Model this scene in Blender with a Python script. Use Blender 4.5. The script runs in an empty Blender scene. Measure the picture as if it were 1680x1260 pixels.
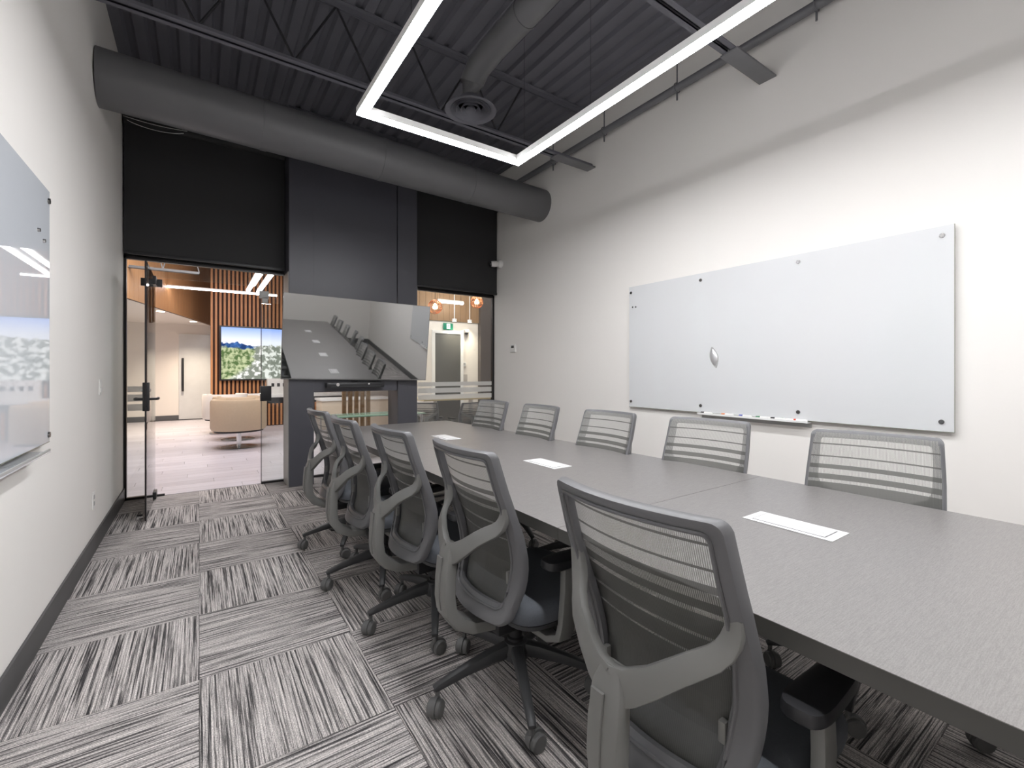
import bpy, bmesh, math, random
from mathutils import Vector, Matrix
random.seed(7)
PI = math.pi
S = bpy.context.scene
COL = S.collection

# ------------------------------------------------------------------ camera
H = 1.26
FPX = 746.67
YAW = math.atan(513 / FPX)
cd = bpy.data.cameras.new('camera')
cam = bpy.data.objects.new('camera', cd)
COL.objects.link(cam)
cam.location = (0, 0, H)
cam.rotation_euler = (PI / 2, 0, -YAW)
cd.sensor_width = 36.0
cd.lens = 36.0 * FPX / 1680.0
cd.shift_y = -20.0 / 1680.0
cd.clip_start = 0.02
S.camera = cam

# ------------------------------------------------------------------ exposure / world
S.view_settings.view_transform = 'Standard'
S.view_settings.look = 'None'
S.view_settings.exposure = 0.06
S.view_settings.gamma = 1.0
S.view_settings.use_curve_mapping = False
w = bpy.data.worlds.new('world')
S.world = w
w.use_nodes = True
w.node_tree.nodes['Background'].inputs[0].default_value = (0.75, 0.8, 0.9, 1)
w.node_tree.nodes['Background'].inputs[1].default_value = 0.3
try:
    S.cycles.max_bounces = 10
    S.cycles.diffuse_bounces = 6
    S.cycles.transparent_max_bounces = 24
    S.cycles.sample_clamp_indirect = 6.0
except Exception:
    pass

LED_STRENGTH = 82.0      # conference room linear light
LOBBY_LED = 18.0
LOBBY_WATT = 180.0

def area_light(name, loc, rot, sx, sy, watt, col):
    l = bpy.data.lights.new(name, 'AREA')
    l.shape = 'RECTANGLE'; l.size = sx; l.size_y = sy; l.energy = watt; l.color = col
    o = bpy.data.objects.new(name, l); COL.objects.link(o)
    o.location = loc; o.rotation_euler = rot
    return o

# unseen area lights added to brighten the lobby, above the frame
area_light('lobby_fill_light', (0.3, 8.3, 3.95), (0, 0, 0), 2.2, 3.2, LOBBY_WATT, (1.0, 0.96, 0.97))
area_light('lobby_fill_light', (4.6, 7.6, 3.95), (0, 0, 0), 2.4, 2.0, LOBBY_WATT * .55, (1.0, 0.93, 0.85))

# ------------------------------------------------------------------ materials
MATS = {}
def nt(name):
    m = bpy.data.materials.new(name)
    m.use_nodes = True
    t = m.node_tree
    b = t.nodes['Principled BSDF']
    return m, t, b

def mat(name, col, rough=0.5, metal=0.0, ior=1.45, var=0.06, scale=8.0, bump=0.0, bscale=200.0, coat=0.0, stretch=(1, 1, 1), emit=None, es=0.0):
    if name in MATS:
        return MATS[name]
    m, t, b = nt(name)
    N, L = t.nodes, t.links
    tc = N.new('ShaderNodeTexCoord')
    mp = N.new('ShaderNodeMapping'); mp.inputs['Scale'].default_value = stretch
    L.new(tc.outputs['Object'], mp.inputs['Vector'])
    no = N.new('ShaderNodeTexNoise'); no.inputs['Scale'].default_value = scale; no.inputs['Detail'].default_value = 4
    L.new(mp.outputs[0], no.inputs['Vector'])
    mx = N.new('ShaderNodeMix'); mx.data_type = 'RGBA'
    c0 = [max(0, c * (1 - var)) for c in col]; c1 = [min(1, c * (1 + var)) for c in col]
    mx.inputs[6].default_value = (*c0, 1); mx.inputs[7].default_value = (*c1, 1)
    L.new(no.outputs['Fac'], mx.inputs[0])
    L.new(mx.outputs[2], b.inputs['Base Color'])
    b.inputs['Roughness'].default_value = rough
    b.inputs['Metallic'].default_value = metal
    b.inputs['IOR'].default_value = ior
    b.inputs['Coat Weight'].default_value = coat
    if bump > 0:
        n2 = N.new('ShaderNodeTexNoise'); n2.inputs['Scale'].default_value = bscale
        L.new(mp.outputs[0], n2.inputs['Vector'])
        bp = N.new('ShaderNodeBump'); bp.inputs['Strength'].default_value = bump; bp.inputs['Distance'].default_value = 0.002
        L.new(n2.outputs['Fac'], bp.inputs['Height']); L.new(bp.outputs[0], b.inputs['Normal'])
    if emit:
        b.inputs['Emission Color'].default_value = (*emit, 1)
        b.inputs['Emission Strength'].default_value = es
    MATS[name] = m
    return m

wall_paint = mat('wall_paint', (0.86, 0.835, 0.80), 0.6, var=0.012, scale=1.5, bump=0.05, bscale=500)
lobby_paint = mat('lobby_paint', (0.84, 0.79, 0.73), 0.6, var=0.01, scale=1.5, bump=0.04, bscale=400)
black_paint = mat('black_paint', (0.02, 0.02, 0.023), 0.5, var=0.1)
ceiling_paint = mat('ceiling_paint', (0.125, 0.125, 0.145), 0.55, var=0.15, scale=3)
duct_paint = mat('duct_paint', (0.125, 0.125, 0.13), 0.4, var=0.1, scale=3, bump=0.03, bscale=60)
shade_cloth = mat('shade_cloth', (0.026, 0.026, 0.027), 0.75, var=0.06, bump=0.15, bscale=900)
pillar_paint = mat('pillar_paint', (0.07, 0.07, 0.083), 0.38, var=0.05, scale=3)
grey_trim = mat('grey_trim', (0.42, 0.42, 0.41), 0.45)
frame_metal = mat('frame_metal', (0.014, 0.012, 0.013), 0.35, var=0.1)
base_vinyl = mat('base_vinyl', (0.05, 0.05, 0.052), 0.4, var=0.1)
pipe_steel = mat('pipe_steel', (0.16, 0.16, 0.17), 0.5, var=0.1)
chrome = mat('chrome', (0.75, 0.75, 0.75), 0.18, metal=1.0, var=0.03)
dark_chrome = mat('dark_chrome', (0.3, 0.3, 0.3), 0.25, metal=1.0, var=0.03)
white_plastic = mat('white_plastic', (0.82, 0.81, 0.79), 0.35, var=0.02)
white_metal = mat('white_metal', (0.86, 0.86, 0.85), 0.4, var=0.02)
black_plastic = mat('black_plastic', (0.018, 0.018, 0.02), 0.4, var=0.1)
dark_plastic = mat('dark_plastic', (0.045, 0.046, 0.048), 0.42, var=0.08, bump=0.06, bscale=700)
frame_plastic = mat('frame_plastic', (0.125, 0.125, 0.13), 0.36, var=0.05, bump=0.06, bscale=700)
caster_plastic = mat('caster_plastic', (0.12, 0.12, 0.118), 0.45, var=0.08)
support_plastic = mat('support_plastic', (0.175, 0.174, 0.166), 0.42, var=0.05, bump=0.06, bscale=700)
seat_fabric = mat('seat_fabric', (0.085, 0.092, 0.105), 0.85, var=0.2, scale=260, bump=0.3, bscale=700)
edge_dark = mat('edge_dark', (0.075, 0.073, 0.068), 0.4, var=0.08)
board_glass = mat('board_glass', (0.69, 0.70, 0.71), 0.18, ior=1.45, var=0.008, scale=1)
board_glass_blue = mat('board_glass_blue', (0.62, 0.65, 0.69), 0.012, ior=1.55, var=0.01, scale=1)
glass_edge = mat('glass_edge', (0.22, 0.23, 0.17), 0.2)
wood_slat = mat('wood_slat', (0.50, 0.23, 0.10), 0.5, var=0.25, scale=6, stretch=(8, 8, 0.6))
wood_dark = mat('wood_dark', (0.05, 0.02, 0.012), 0.7, var=0.2)
wood_panel = mat('wood_panel', (0.46, 0.235, 0.105), 0.5, var=0.2, scale=4, stretch=(8, 8, 0.5))
wood_panel_brown = mat('wood_panel_brown', (0.30, 0.185, 0.10), 0.5, var=0.2, scale=4, stretch=(8, 8, 0.5))
wood_light = mat('wood_light', (0.62, 0.50, 0.30), 0.5, var=0.12, scale=3, stretch=(1, 10, 10))
beige_leather = mat('beige_leather', (0.60, 0.47, 0.33), 0.5, var=0.05, scale=30, bump=0.1, bscale=300)
cream_leather = mat('cream_leather', (0.80, 0.76, 0.70), 0.5, var=0.03, scale=30)
brown_post = mat('brown_post', (0.22, 0.13, 0.06), 0.5, var=0.3, scale=10, stretch=(1, 1, 3))
copper = mat('copper', (0.75, 0.36, 0.2), 0.3, metal=1.0, var=0.08)
door_grey = mat('door_grey', (0.09, 0.09, 0.085), 0.5, var=0.05)
sign_green = mat('sign_green', (0.01, 0.16, 0.09), 0.4, emit=(0.01, 0.22, 0.13), es=0.6)
sign_white = mat('sign_white', (0.85, 0.9, 0.9), 0.4, emit=(0.8, 0.95, 1.0), es=0.9)

def emitter(name, col, strength):
    m, t, b = nt(name)
    N, L = t.nodes, t.links
    N.remove(b)
    e = N.new('ShaderNodeEmission'); e.inputs[0].default_value = (*col, 1); e.inputs[1].default_value = strength
    L.new(e.outputs[0], N['Material Output'].inputs[0])
    return m
led_diffuser = emitter('led_diffuser', (0.98, 0.98, 1.0), LED_STRENGTH)
lobby_diffuser = emitter('lobby_diffuser', (1.0, 0.97, 1.0), LOBBY_LED)
warm_bulb = emitter('warm_bulb', (1.0, 0.72, 0.42), 9.0)
downlight_disc = emitter('downlight_disc', (1.0, 0.85, 0.66), 10.0)

def glass_mat(name, tint, refl_ior=1.5, rough=0.0):
    m, t, b = nt(name)
    N, L = t.nodes, t.links
    N.remove(b)
    tr = N.new('ShaderNodeBsdfTransparent'); tr.inputs[0].default_value = (*tint, 1)
    gl = N.new('ShaderNodeBsdfGlossy'); gl.inputs['Roughness'].default_value = rough
    fr = N.new('ShaderNodeFresnel'); fr.inputs['IOR'].default_value = refl_ior
    mx = N.new('ShaderNodeMixShader')
    L.new(fr.outputs[0], mx.inputs[0]); L.new(tr.outputs[0], mx.inputs[1]); L.new(gl.outputs[0], mx.inputs[2])
    L.new(mx.outputs[0], N['Material Output'].inputs[0])
    return m
clear_glass = glass_mat('clear_glass', (0.93, 0.95, 0.94))

def frosted():
    m, t, b = nt('frosted_film')
    N, L = t.nodes, t.links
    tr = N.new('ShaderNodeBsdfTransparent')
    b.inputs['Base Color'].default_value = (0.9, 0.9, 0.88, 1); b.inputs['Roughness'].default_value = 0.5
    tl = N.new('ShaderNodeBsdfTranslucent'); tl.inputs[0].default_value = (0.95, 0.95, 0.93, 1)
    m1 = N.new('ShaderNodeMixShader'); m1.inputs[0].default_value = 0.5
    L.new(b.outputs[0], m1.inputs[1]); L.new(tl.outputs[0], m1.inputs[2])
    m2 = N.new('ShaderNodeMixShader'); m2.inputs[0].default_value = 0.3
    L.new(m1.outputs[0], m2.inputs[1]); L.new(tr.outputs[0], m2.inputs[2])
    L.new(m2.outputs[0], N['Material Output'].inputs[0])
    return m
frosted_film = frosted()

def mesh_fabric(name, col, thread, opaque):
    """woven suspension mesh: vertical threads with real see-through gaps"""
    m, t, b = nt(name)
    N, L = t.nodes, t.links
    b.inputs['Base Color'].default_value = (*col, 1); b.inputs['Roughness'].default_value = 0.6
    tc = N.new('ShaderNodeTexCoord')
    sp = N.new('ShaderNodeSeparateXYZ'); L.new(tc.outputs['Object'], sp.inputs[0])
    mu = N.new('ShaderNodeMath'); mu.operation = 'MULTIPLY'; mu.inputs[1].default_value = 2 * PI / thread
    L.new(sp.outputs['Y'], mu.inputs[0])
    si = N.new('ShaderNodeMath'); si.operation = 'SINE'; L.new(mu.outputs[0], si.inputs[0])
    ramp = N.new('ShaderNodeMapRange'); ramp.inputs['From Min'].default_value = -0.5; ramp.inputs['From Max'].default_value = 0.5
    ramp.inputs['To Min'].default_value = opaque[0]; ramp.inputs['To Max'].default_value = opaque[1]
    L.new(si.outputs[0], ramp.inputs['Value'])
    tr = N.new('ShaderNodeBsdfTransparent')
    mx = N.new('ShaderNodeMixShader')
    L.new(ramp.outputs[0], mx.inputs[0]); L.new(tr.outputs[0], mx.inputs[1]); L.new(b.outputs[0], mx.inputs[2])
    L.new(mx.outputs[0], N['Material Output'].inputs[0])
    return m
open_mesh = mesh_fabric('open_mesh', (0.31, 0.305, 0.29), 0.0042, (0.33, 0.90))
band_mesh = mesh_fabric('band_mesh', (0.085, 0.085, 0.078), 0.0042, (0.82, 0.96))

def carpet():
    m, t, b = nt('carpet_stripes')
    N, L = t.nodes, t.links
    tc = N.new('ShaderNodeTexCoord'); oi = N.new('ShaderNodeObjectInfo')
    off = N.new('ShaderNodeVectorMath'); off.operation = 'SCALE'
    cmb = N.new('ShaderNodeCombineXYZ')
    for k in range(3): L.new(oi.outputs['Random'], cmb.inputs[k])
    L.new(cmb.outputs[0], off.inputs[0]); off.inputs['Scale'].default_value = 37.0
    def noise(sx, sy, detail, rough, scl=1.0):
        mp = N.new('ShaderNodeMapping'); mp.inputs['Scale'].default_value = (sx, sy, 1)
        L.new(tc.outputs['Object'], mp.inputs['Vector'])
        ad = N.new('ShaderNodeVectorMath'); ad.operation = 'ADD'
        L.new(mp.outputs[0], ad.inputs[0]); L.new(off.outputs[0], ad.inputs[1])
        n = N.new('ShaderNodeTexNoise'); n.noise_dimensions = '2D'; n.inputs['Scale'].default_value = scl
        n.inputs['Detail'].default_value = detail; n.inputs['Roughness'].default_value = rough
        L.new(ad.outputs[0], n.inputs['Vector'])
        return n
    a = noise(105, 1.7, 3.0, 0.66)
    r = N.new('ShaderNodeValToRGB'); L.new(a.outputs['Fac'], r.inputs[0])
    cr = r.color_ramp; cr.interpolation = 'LINEAR'
    pts = [(0.0, (.030, .029, .030)), (.36, (.06, .057, .059)), (.41, (.24, .225, .22)), (.445, (.10, .095, .095)), (.48, (.44, .41, .395)),
           (.53, (.60, .56, .54)), (.56, (.26, .245, .24)), (.60, (.62, .58, .56)), (1.0, (.66, .62, .60))]
    cr.elements[0].position = pts[0][0]; cr.elements[0].color = (*pts[0][1], 1)
    cr.elements[1].position = pts[-1][0]; cr.elements[1].color = (*pts[-1][1], 1)
    for p, c in pts[1:-1]:
        e = cr.elements.new(p); e.color = (*c, 1)
    # tufted rows: groove shade multiplied into the colour, every 6 mm
    sp = N.new('ShaderNodeSeparateXYZ'); L.new(tc.outputs['Object'], sp.inputs[0])
    mu = N.new('ShaderNodeMath'); mu.operation = 'MULTIPLY'; mu.inputs[1].default_value = 2 * PI / 0.0095
    L.new(sp.outputs['X'], mu.inputs[0])
    si = N.new('ShaderNodeMath'); si.operation = 'SINE'; L.new(mu.outputs[0], si.inputs[0])
    g = N.new('ShaderNodeMapRange'); g.inputs['From Min'].default_value = -1; g.inputs['From Max'].default_value = -0.45
    g.inputs['To Min'].default_value = 0.55; g.inputs['To Max'].default_value = 1.0
    L.new(si.outputs[0], g.inputs['Value'])
    f = noise(420, 160, 2, 0.6)
    fm = N.new('ShaderNodeMapRange'); fm.inputs['From Min'].default_value = .35; fm.inputs['From Max'].default_value = .62
    fm.inputs['To Min'].default_value = .70; fm.inputs['To Max'].default_value = 1.36
    L.new(f.outputs['Fac'], fm.inputs['Value'])
    m1 = N.new('ShaderNodeMath'); m1.operation = 'MULTIPLY'; L.new(g.outputs[0], m1.inputs[0]); L.new(fm.outputs[0], m1.inputs[1])
    vs = N.new('ShaderNodeVectorMath'); vs.operation = 'SCALE'; L.new(r.outputs[0], vs.inputs[0]); L.new(m1.outputs[0], vs.inputs['Scale'])
    L.new(vs.outputs[0], b.inputs['Base Color'])
    b.inputs['Roughness'].default_value = 0.95
    b.inputs['Specular IOR Level'].default_value = 0.1
    bp = N.new('ShaderNodeBump'); bp.inputs['Strength'].default_value = 0.5; bp.inputs['Distance'].default_value = 0.003
    L.new(m1.outputs[0], bp.inputs['Height']); L.new(bp.outputs[0], b.inputs['Normal'])
    return m
carpet_mat = carpet()

def laminate():
    m, t, b = nt('table_laminate')
    N, L = t.nodes, t.links
    tc = N.new('ShaderNodeTexCoord')
    def noise(sc, detail):
        mp = N.new('ShaderNodeMapping'); mp.inputs['Scale'].default_value = sc
        L.new(tc.outputs['Object'], mp.inputs['Vector'])
        n = N.new('ShaderNodeTexNoise'); n.inputs['Scale'].default_value = 1.0; n.inputs['Detail'].default_value = detail
        L.new(mp.outputs[0], n.inputs['Vector']); return n
    a = noise((25, 420, 1), 3); c = noise((160, 600, 1), 2)
    ad = N.new('ShaderNodeMath'); ad.operation = 'ADD'; L.new(a.outputs['Fac'], ad.inputs[0]); L.new(c.outputs['Fac'], ad.inputs[1])
    r = N.new('ShaderNodeMapRange'); r.inputs['From Min'].default_value = .75; r.inputs['From Max'].default_value = 1.25
    L.new(ad.outputs[0], r.inputs['Value'])
    mx = N.new('ShaderNodeMix'); mx.data_type = 'RGBA'
    mx.inputs[6].default_value = (.105, .098, .094, 1); mx.inputs[7].default_value = (.185, .174, .168, 1)
    b.inputs['IOR'].default_value = 2.35
    L.new(r.outputs[0], mx.inputs[0]); L.new(mx.outputs[2], b.inputs['Base Color'])
    b.inputs['Roughness'].default_value = 0.36
    bp = N.new('ShaderNodeBump'); bp.inputs['Strength'].default_value = 0.12; bp.inputs['Distance'].default_value = 0.001
    L.new(r.outputs[0], bp.inputs['Height']); L.new(bp.outputs[0], b.inputs['Normal'])
    return m
table_laminate = laminate()

def plank_mat():
    m, t, b = nt('vinyl_plank')
    N, L = t.nodes, t.links
    tc = N.new('ShaderNodeTexCoord'); oi = N.new('ShaderNodeObjectInfo')
    mp = N.new('ShaderNodeMapping'); mp.inputs['Scale'].default_value = (1.5, 25, 1)
    L.new(tc.outputs['Object'], mp.inputs['Vector'])
    cmb = N.new('ShaderNodeCombineXYZ'); L.new(oi.outputs['Random'], cmb.inputs[2])
    ad = N.new('ShaderNodeVectorMath'); ad.operation = 'MULTIPLY_ADD'
    L.new(cmb.outputs[0], ad.inputs[0]); ad.inputs[1].default_value = (1, 1, 50); L.new(mp.outputs[0], ad.inputs[2])
    n = N.new('ShaderNodeTexNoise'); n.inputs['Scale'].default_value = 1; n.inputs['Detail'].default_value = 5
    L.new(ad.outputs[0], n.inputs['Vector'])
    a2 = N.new('ShaderNodeMath'); a2.operation = 'MULTIPLY_ADD'; a2.inputs[1].default_value = 0.5
    L.new(oi.outputs['Random'], a2.inputs[0]); L.new(n.outputs['Fac'], a2.inputs[2])
    r = N.new('ShaderNodeMapRange'); r.inputs['From Min'].default_value = .4; r.inputs['From Max'].default_value = 1.1
    L.new(a2.outputs[0], r.inputs['Value'])
    mx = N.new('ShaderNodeMix'); mx.data_type = 'RGBA'
    mx.inputs[6].default_value = (.455, .43, .47, 1); mx.inputs[7].default_value = (.60, .575, .625, 1)
    L.new(r.outputs[0], mx.inputs[0]); L.new(mx.outputs[2], b.inputs['Base Color'])
    b.inputs['Roughness'].default_value = 0.3
    return m
vinyl_plank = plank_mat()

def tv_screen_mat():
    m, t, b = nt('dark_screen')
    N, L = t.nodes, t.links
    tc = N.new('ShaderNodeTexCoord')
    n = N.new('ShaderNodeTexNoise'); n.inputs['Scale'].default_value = 2
    L.new(tc.outputs['Object'], n.inputs['Vector'])
    mr = N.new('ShaderNodeMapRange'); mr.inputs['To Min'].default_value = .02; mr.inputs['To Max'].default_value = .03
    L.new(n.outputs['Fac'], mr.inputs['Value']); L.new(mr.outputs[0], b.inputs['Roughness'])
    b.inputs['Base Color'].default_value = (.03, .032, .03, 1)
    b.inputs['IOR'].default_value = 4.2
    return m
dark_screen = tv_screen_mat()

def landscape_mat():
    """procedural landscape shown on the lobby display (object x = width, z = height, metres)"""
    m, t, b = nt('landscape_display')
    N, L = t.nodes, t.links
    N.remove(b)
    tc = N.new('ShaderNodeTexCoord'); sp = N.new('ShaderNodeSeparateXYZ'); L.new(tc.outputs['Object'], sp.inputs[0])
    def math_(op, a, bb=None, c=None):
        n = N.new('ShaderNodeMath'); n.operation = op
        for i, v in enumerate((a, bb, c)):
            if v is None: continue
            if isinstance(v, (int, float)): n.inputs[i].default_value = v
            else: L.new(v, n.inputs[i])
        return n.outputs[0]
    def noise(sc, det=4, vec=None, st=(1, 1, 1)):
        mp = N.new('ShaderNodeMapping'); mp.inputs['Scale'].default_value = st
        L.new(tc.outputs['Object'], mp.inputs['Vector'])
        n = N.new('ShaderNodeTexNoise'); n.inputs['Scale'].default_value = sc; n.inputs['Detail'].default_value = det
        L.new(mp.outputs[0], n.inputs['Vector']); return n.outputs['Fac']
    def mix(f, a, c):
        n = N.new('ShaderNodeMix'); n.data_type = 'RGBA'
        L.new(f, n.inputs[0])
        for i, v in ((6, a), (7, c)):
            if isinstance(v, tuple): n.inputs[i].default_value = (*v, 1)
            else: L.new(v, n.inputs[i])
        return n.outputs[2]
    x, z = sp.outputs['X'], sp.outputs['Z']
    def step(v, e, soft=.02):
        n = N.new('ShaderNodeMapRange'); n.inputs['From Min'].default_value = e - soft; n.inputs['From Max'].default_value = e + soft
        L.new(v, n.inputs['Value']); return n.outputs[0]
    sky = mix(step(z, 1.05, .16), (.85, .87, .98), (.30, .45, .95))
    hill_h = math_('ADD', math_('MULTIPLY', noise(2.2), .35), math_('MULTIPLY', x, -.03))
    rocks = mix(step(noise(9, 8), .52, .05), (.22, .24, .20), (.82, .82, .78))
    green = mix(step(noise(12, 8), .5, .08), (.10, .16, .06), (.50, .55, .32))
    far = mix(step(noise(8, 6), .52, .1), (.02, .05, .16), (.06, .16, .42))
    diag = math_('ADD', math_('MULTIPLY', x, .75), math_('MULTIPLY', noise(3, 6), .3))
    ground = mix(step(math_('SUBTRACT', z, diag), -.28, .08), rocks, green)
    ground = mix(step(math_('SUBTRACT', math_('ADD', z, math_('MULTIPLY', x, .12)), math_('MULTIPLY', noise(4, 6), .5)), .50, .03), ground, far)
    ground = mix(step(math_('ADD', x, math_('MULTIPLY', noise(5, 6), .5)), .92, .05), ground, rocks)
    top = math_('SUBTRACT', z, math_('ADD', hill_h, math_('MULTIPLY', noise(14, 6), .12)))
    img = mix(step(top, .62, .012), ground, sky)
    e = N.new('ShaderNodeEmission'); L.new(img, e.inputs[0]); e.inputs[1].default_value = 1.25
    L.new(e.outputs[0], N['Material Output'].inputs[0])
    return m
landscape = landscape_mat()

# ------------------------------------------------------------------ mesh builder
class G:
    def __init__(s): s.v = []; s.f = []; s.m = []; s.mi = 0
    def quad(s, *p):
        i = len(s.v); s.v += [tuple(q) for q in p]; s.f.append(tuple(range(i, i + len(p)))); s.m.append(s.mi)
    def box(s, x0, x1, y0, y1, z0, z1, c=0.0, M=None):
        """box, optionally chamfered by c"""
        if c <= 0:
            P = [(x, y, z) for x in (x0, x1) for y in (y0, y1) for z in (z0, z1)]
            if M: P = [tuple(M @ Vector(p)) for p in P]
            i = len(s.v); s.v += P
            for f in ((0, 1, 3, 2), (4, 6, 7, 5), (0, 4, 5, 1), (2, 3, 7, 6), (0, 2, 6, 4), (1, 5, 7, 3)):
                s.f.append(tuple(i + k for k in f)); s.m.append(s.mi)
            return s
        bm = bmesh.new()
        bmesh.ops.create_cube(bm, size=1.0)
        for v in bm.verts:
            v.co = Vector(((x0 + x1) / 2 + v.co.x * (x1 - x0), (y0 + y1) / 2 + v.co.y * (y1 - y0), (z0 + z1) / 2 + v.co.z * (z1 - z0)))
        bmesh.ops.bevel(bm, geom=bm.edges[:], offset=c, segments=2, affect='EDGES', profile=0.6)
        if M: bm.transform(M)
        s.add_bm(bm); bm.free(); return s
    def add_bm(s, bm):
        bm.verts.ensure_lookup_table(); i = len(s.v)
        bm.verts.index_update()
        s.v += [tuple(v.co) for v in bm.verts]
        for f in bm.faces: s.f.append(tuple(i + v.index for v in f.verts)); s.m.append(s.mi)
    def prism(s, poly, z0, z1):
        n = len(poly); i = len(s.v)
        s.v += [(x, y, z0) for x, y in poly] + [(x, y, z1) for x, y in poly]
        s.f.append(tuple(i + k for k in range(n - 1, -1, -1))); s.f.append(tuple(i + n + k for k in range(n)))
        s.m += [s.mi] * 2
        for k in range(n):
            l = (k + 1) % n; s.f.append((i + k, i + l, i + n + l, i + n + k)); s.m.append(s.mi)
        return s
    def rings(s, R, cap=True, closed=False):
        """skin a list of point rings"""
        i = len(s.v); n = len(R[0])
        for r in R: s.v += [tuple(p) for p in r]
        K = len(R)
        for a in range(K if closed else K - 1):
            b = (a + 1) % K
            for k in range(n):
                l = (k + 1) % n
                s.f.append((i + a * n + k, i + a * n + l, i + b * n + l, i + b * n + k)); s.m.append(s.mi)
        if cap and not closed:
            s.f.append(tuple(i + k for k in range(n - 1, -1, -1))); s.f.append(tuple(i + (K - 1) * n + k for k in range(n))); s.m += [s.mi] * 2
        return s
    def tube(s, pts, r, n=10, closed=False):
        P = [Vector(p) for p in pts]; R = []
        for k, p in enumerate(P):
            a = P[(k - 1) % len(P)] if (closed or k > 0) else P[k]
            b = P[(k + 1) % len(P)] if (closed or k < len(P) - 1) else P[k]
            T = (b - a).normalized()
            ref = Vector((0, 0, 1)) if abs(T.z) < .95 else Vector((1, 0, 0))
            U = T.cross(ref).normalized(); W = U.cross(T)
            rr = r[k] if isinstance(r, (list, tuple)) else r
            R.append([p + (U * math.cos(2 * PI * j / n) + W * math.sin(2 * PI * j / n)) * rr for j in range(n)])
        return s.rings(R, closed=closed)
    def cyl(s, a, b, r, n=16, r2=None): return s.tube([a, b], [r, r if r2 is None else r2], n)
    def lathe(s, prof, n=24, c=(0, 0, 0)):
        R = [[(c[0] + r * math.cos(2 * PI * j / n), c[1] + r * math.sin(2 * PI * j / n), c[2] + z) for j in range(n)] for r, z in prof]
        return s.rings(R)
    def sweep(s, pts, sizes, ref=(0, 0, 1), ch=0.3):
        """rounded-rectangle section along a path. sizes: (width across, height along ref) per point"""
        P = [Vector(p) for p in pts]; R = []; ref = Vector(ref)
        for k, p in enumerate(P):
            a = P[max(k - 1, 0)]; b = P[min(k + 1, len(P) - 1)]
            T = (b - a).normalized(); U = T.cross(ref).normalized(); W = U.cross(T).normalized()
            w_, h_ = sizes[k] if isinstance(sizes, list) else sizes
            w_ /= 2; h_ /= 2; c = min(w_, h_) * ch * 2
            c = min(c, w_ * .9, h_ * .9)
            q = c * .3
            sec = [(w_, h_ - c), (w_ - q, h_ - q), (w_ - c, h_), (-w_ + c, h_), (-w_ + q, h_ - q), (-w_, h_ - c), (-w_, -h_ + c), (-w_ + q, -h_ + q), (-w_ + c, -h_), (w_ - c, -h_), (w_ - q, -h_ + q), (w_, -h_ + c)]
            R.append([p + U * x + W * y for x, y in sec])
        return s.rings(R)
    def obj(s, name, mats, parent=None, loc=None, rz=0.0, smooth=True, kind=None):
        me = bpy.data.meshes.new(name)
        me.from_pydata(s.v, [], s.f)
        if not isinstance(mats, (list, tuple)): mats = [mats]
        for m in mats: me.materials.append(m)
        me.polygons.foreach_set('material_index', s.m)
        bm = bmesh.new(); bm.from_mesh(me); bmesh.ops.recalc_face_normals(bm, faces=bm.faces[:]); bm.to_mesh(me); bm.free()
        if smooth:
            me.polygons.foreach_set('use_smooth', [True] * len(me.polygons))
            me.set_sharp_from_angle(angle=math.radians(38))
        me.update()
        o = bpy.data.objects.new(name, me); COL.objects.link(o)
        if parent: o.parent = parent
        if loc: o.location = loc
        if rz: o.rotation_euler = (0, 0, rz)
        if kind: o['kind'] = kind
        return o

def empty(name, loc=(0, 0, 0), rz=0.0, label=None, cat=None, group=None, kind=None):
    o = bpy.data.objects.new(name, None); COL.objects.link(o)
    o.location = loc; o.rotation_euler = (0, 0, rz); o.empty_display_size = .1
    if kind: o['kind'] = kind
    return tag(o, label, cat, group)
def tag(o, label=None, cat=None, group=None):
    if label: o['label'] = label
    if cat: o['category'] = cat
    if group: o['group'] = group
    return o
def copy_tree(o, parent=None):
    c = o.copy(); COL.objects.link(c); c.parent = parent
    for ch in o.children: copy_tree(ch, c)
    return c
def BX(name, m, x0, x1, y0, y1, z0, z1, parent=None, c=0.0, kind=None):
    return G().box(x0, x1, y0, y1, z0, z1, c).obj(name, m, parent, kind=kind)
def thing_box(name, m, dims, loc, label, cat, group=None, c=0.002):
    o = G().box(-dims[0] / 2, dims[0] / 2, -dims[1] / 2, dims[1] / 2, 0, dims[2], c).obj(name, m, loc=loc)
    return tag(o, label, cat, group)

# ------------------------------------------------------------------ room shell
XL, XR, YB, YR, ZC = -0.61, 3.665, 5.83, -3.4, 4.17
BX('wall_left', wall_paint, XL - .15, XL, YR - .15, YB + .07, 0, ZC + .1, kind='structure')
BX('wall_right', wall_paint, XR, XR + .15, YR - .15, YB + .07, 0, ZC + .1, kind='structure')
BX('wall_rear', wall_paint, XL - .15, XR + .15, YR - .15, YR, 0, ZC + .1, kind='structure')
# dark painted bulkhead wall over the glass
BX('wall_back', black_paint, XL, XR, YB, YB + .12, 2.40, ZC + .1, kind='structure')
BX('baseboard_left', base_vinyl, XL, XL + .012, YR, YB, 0.0, .125, c=.003, kind='structure')
BX('baseboard_right', base_vinyl, XR - .012, XR, YR, YB, 0.0, .125, c=.003, kind='structure')
BX('baseboard_rear', base_vinyl, XL, XR, YR, YR + .012, 0.0, .125, c=.003, kind='structure')

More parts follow.
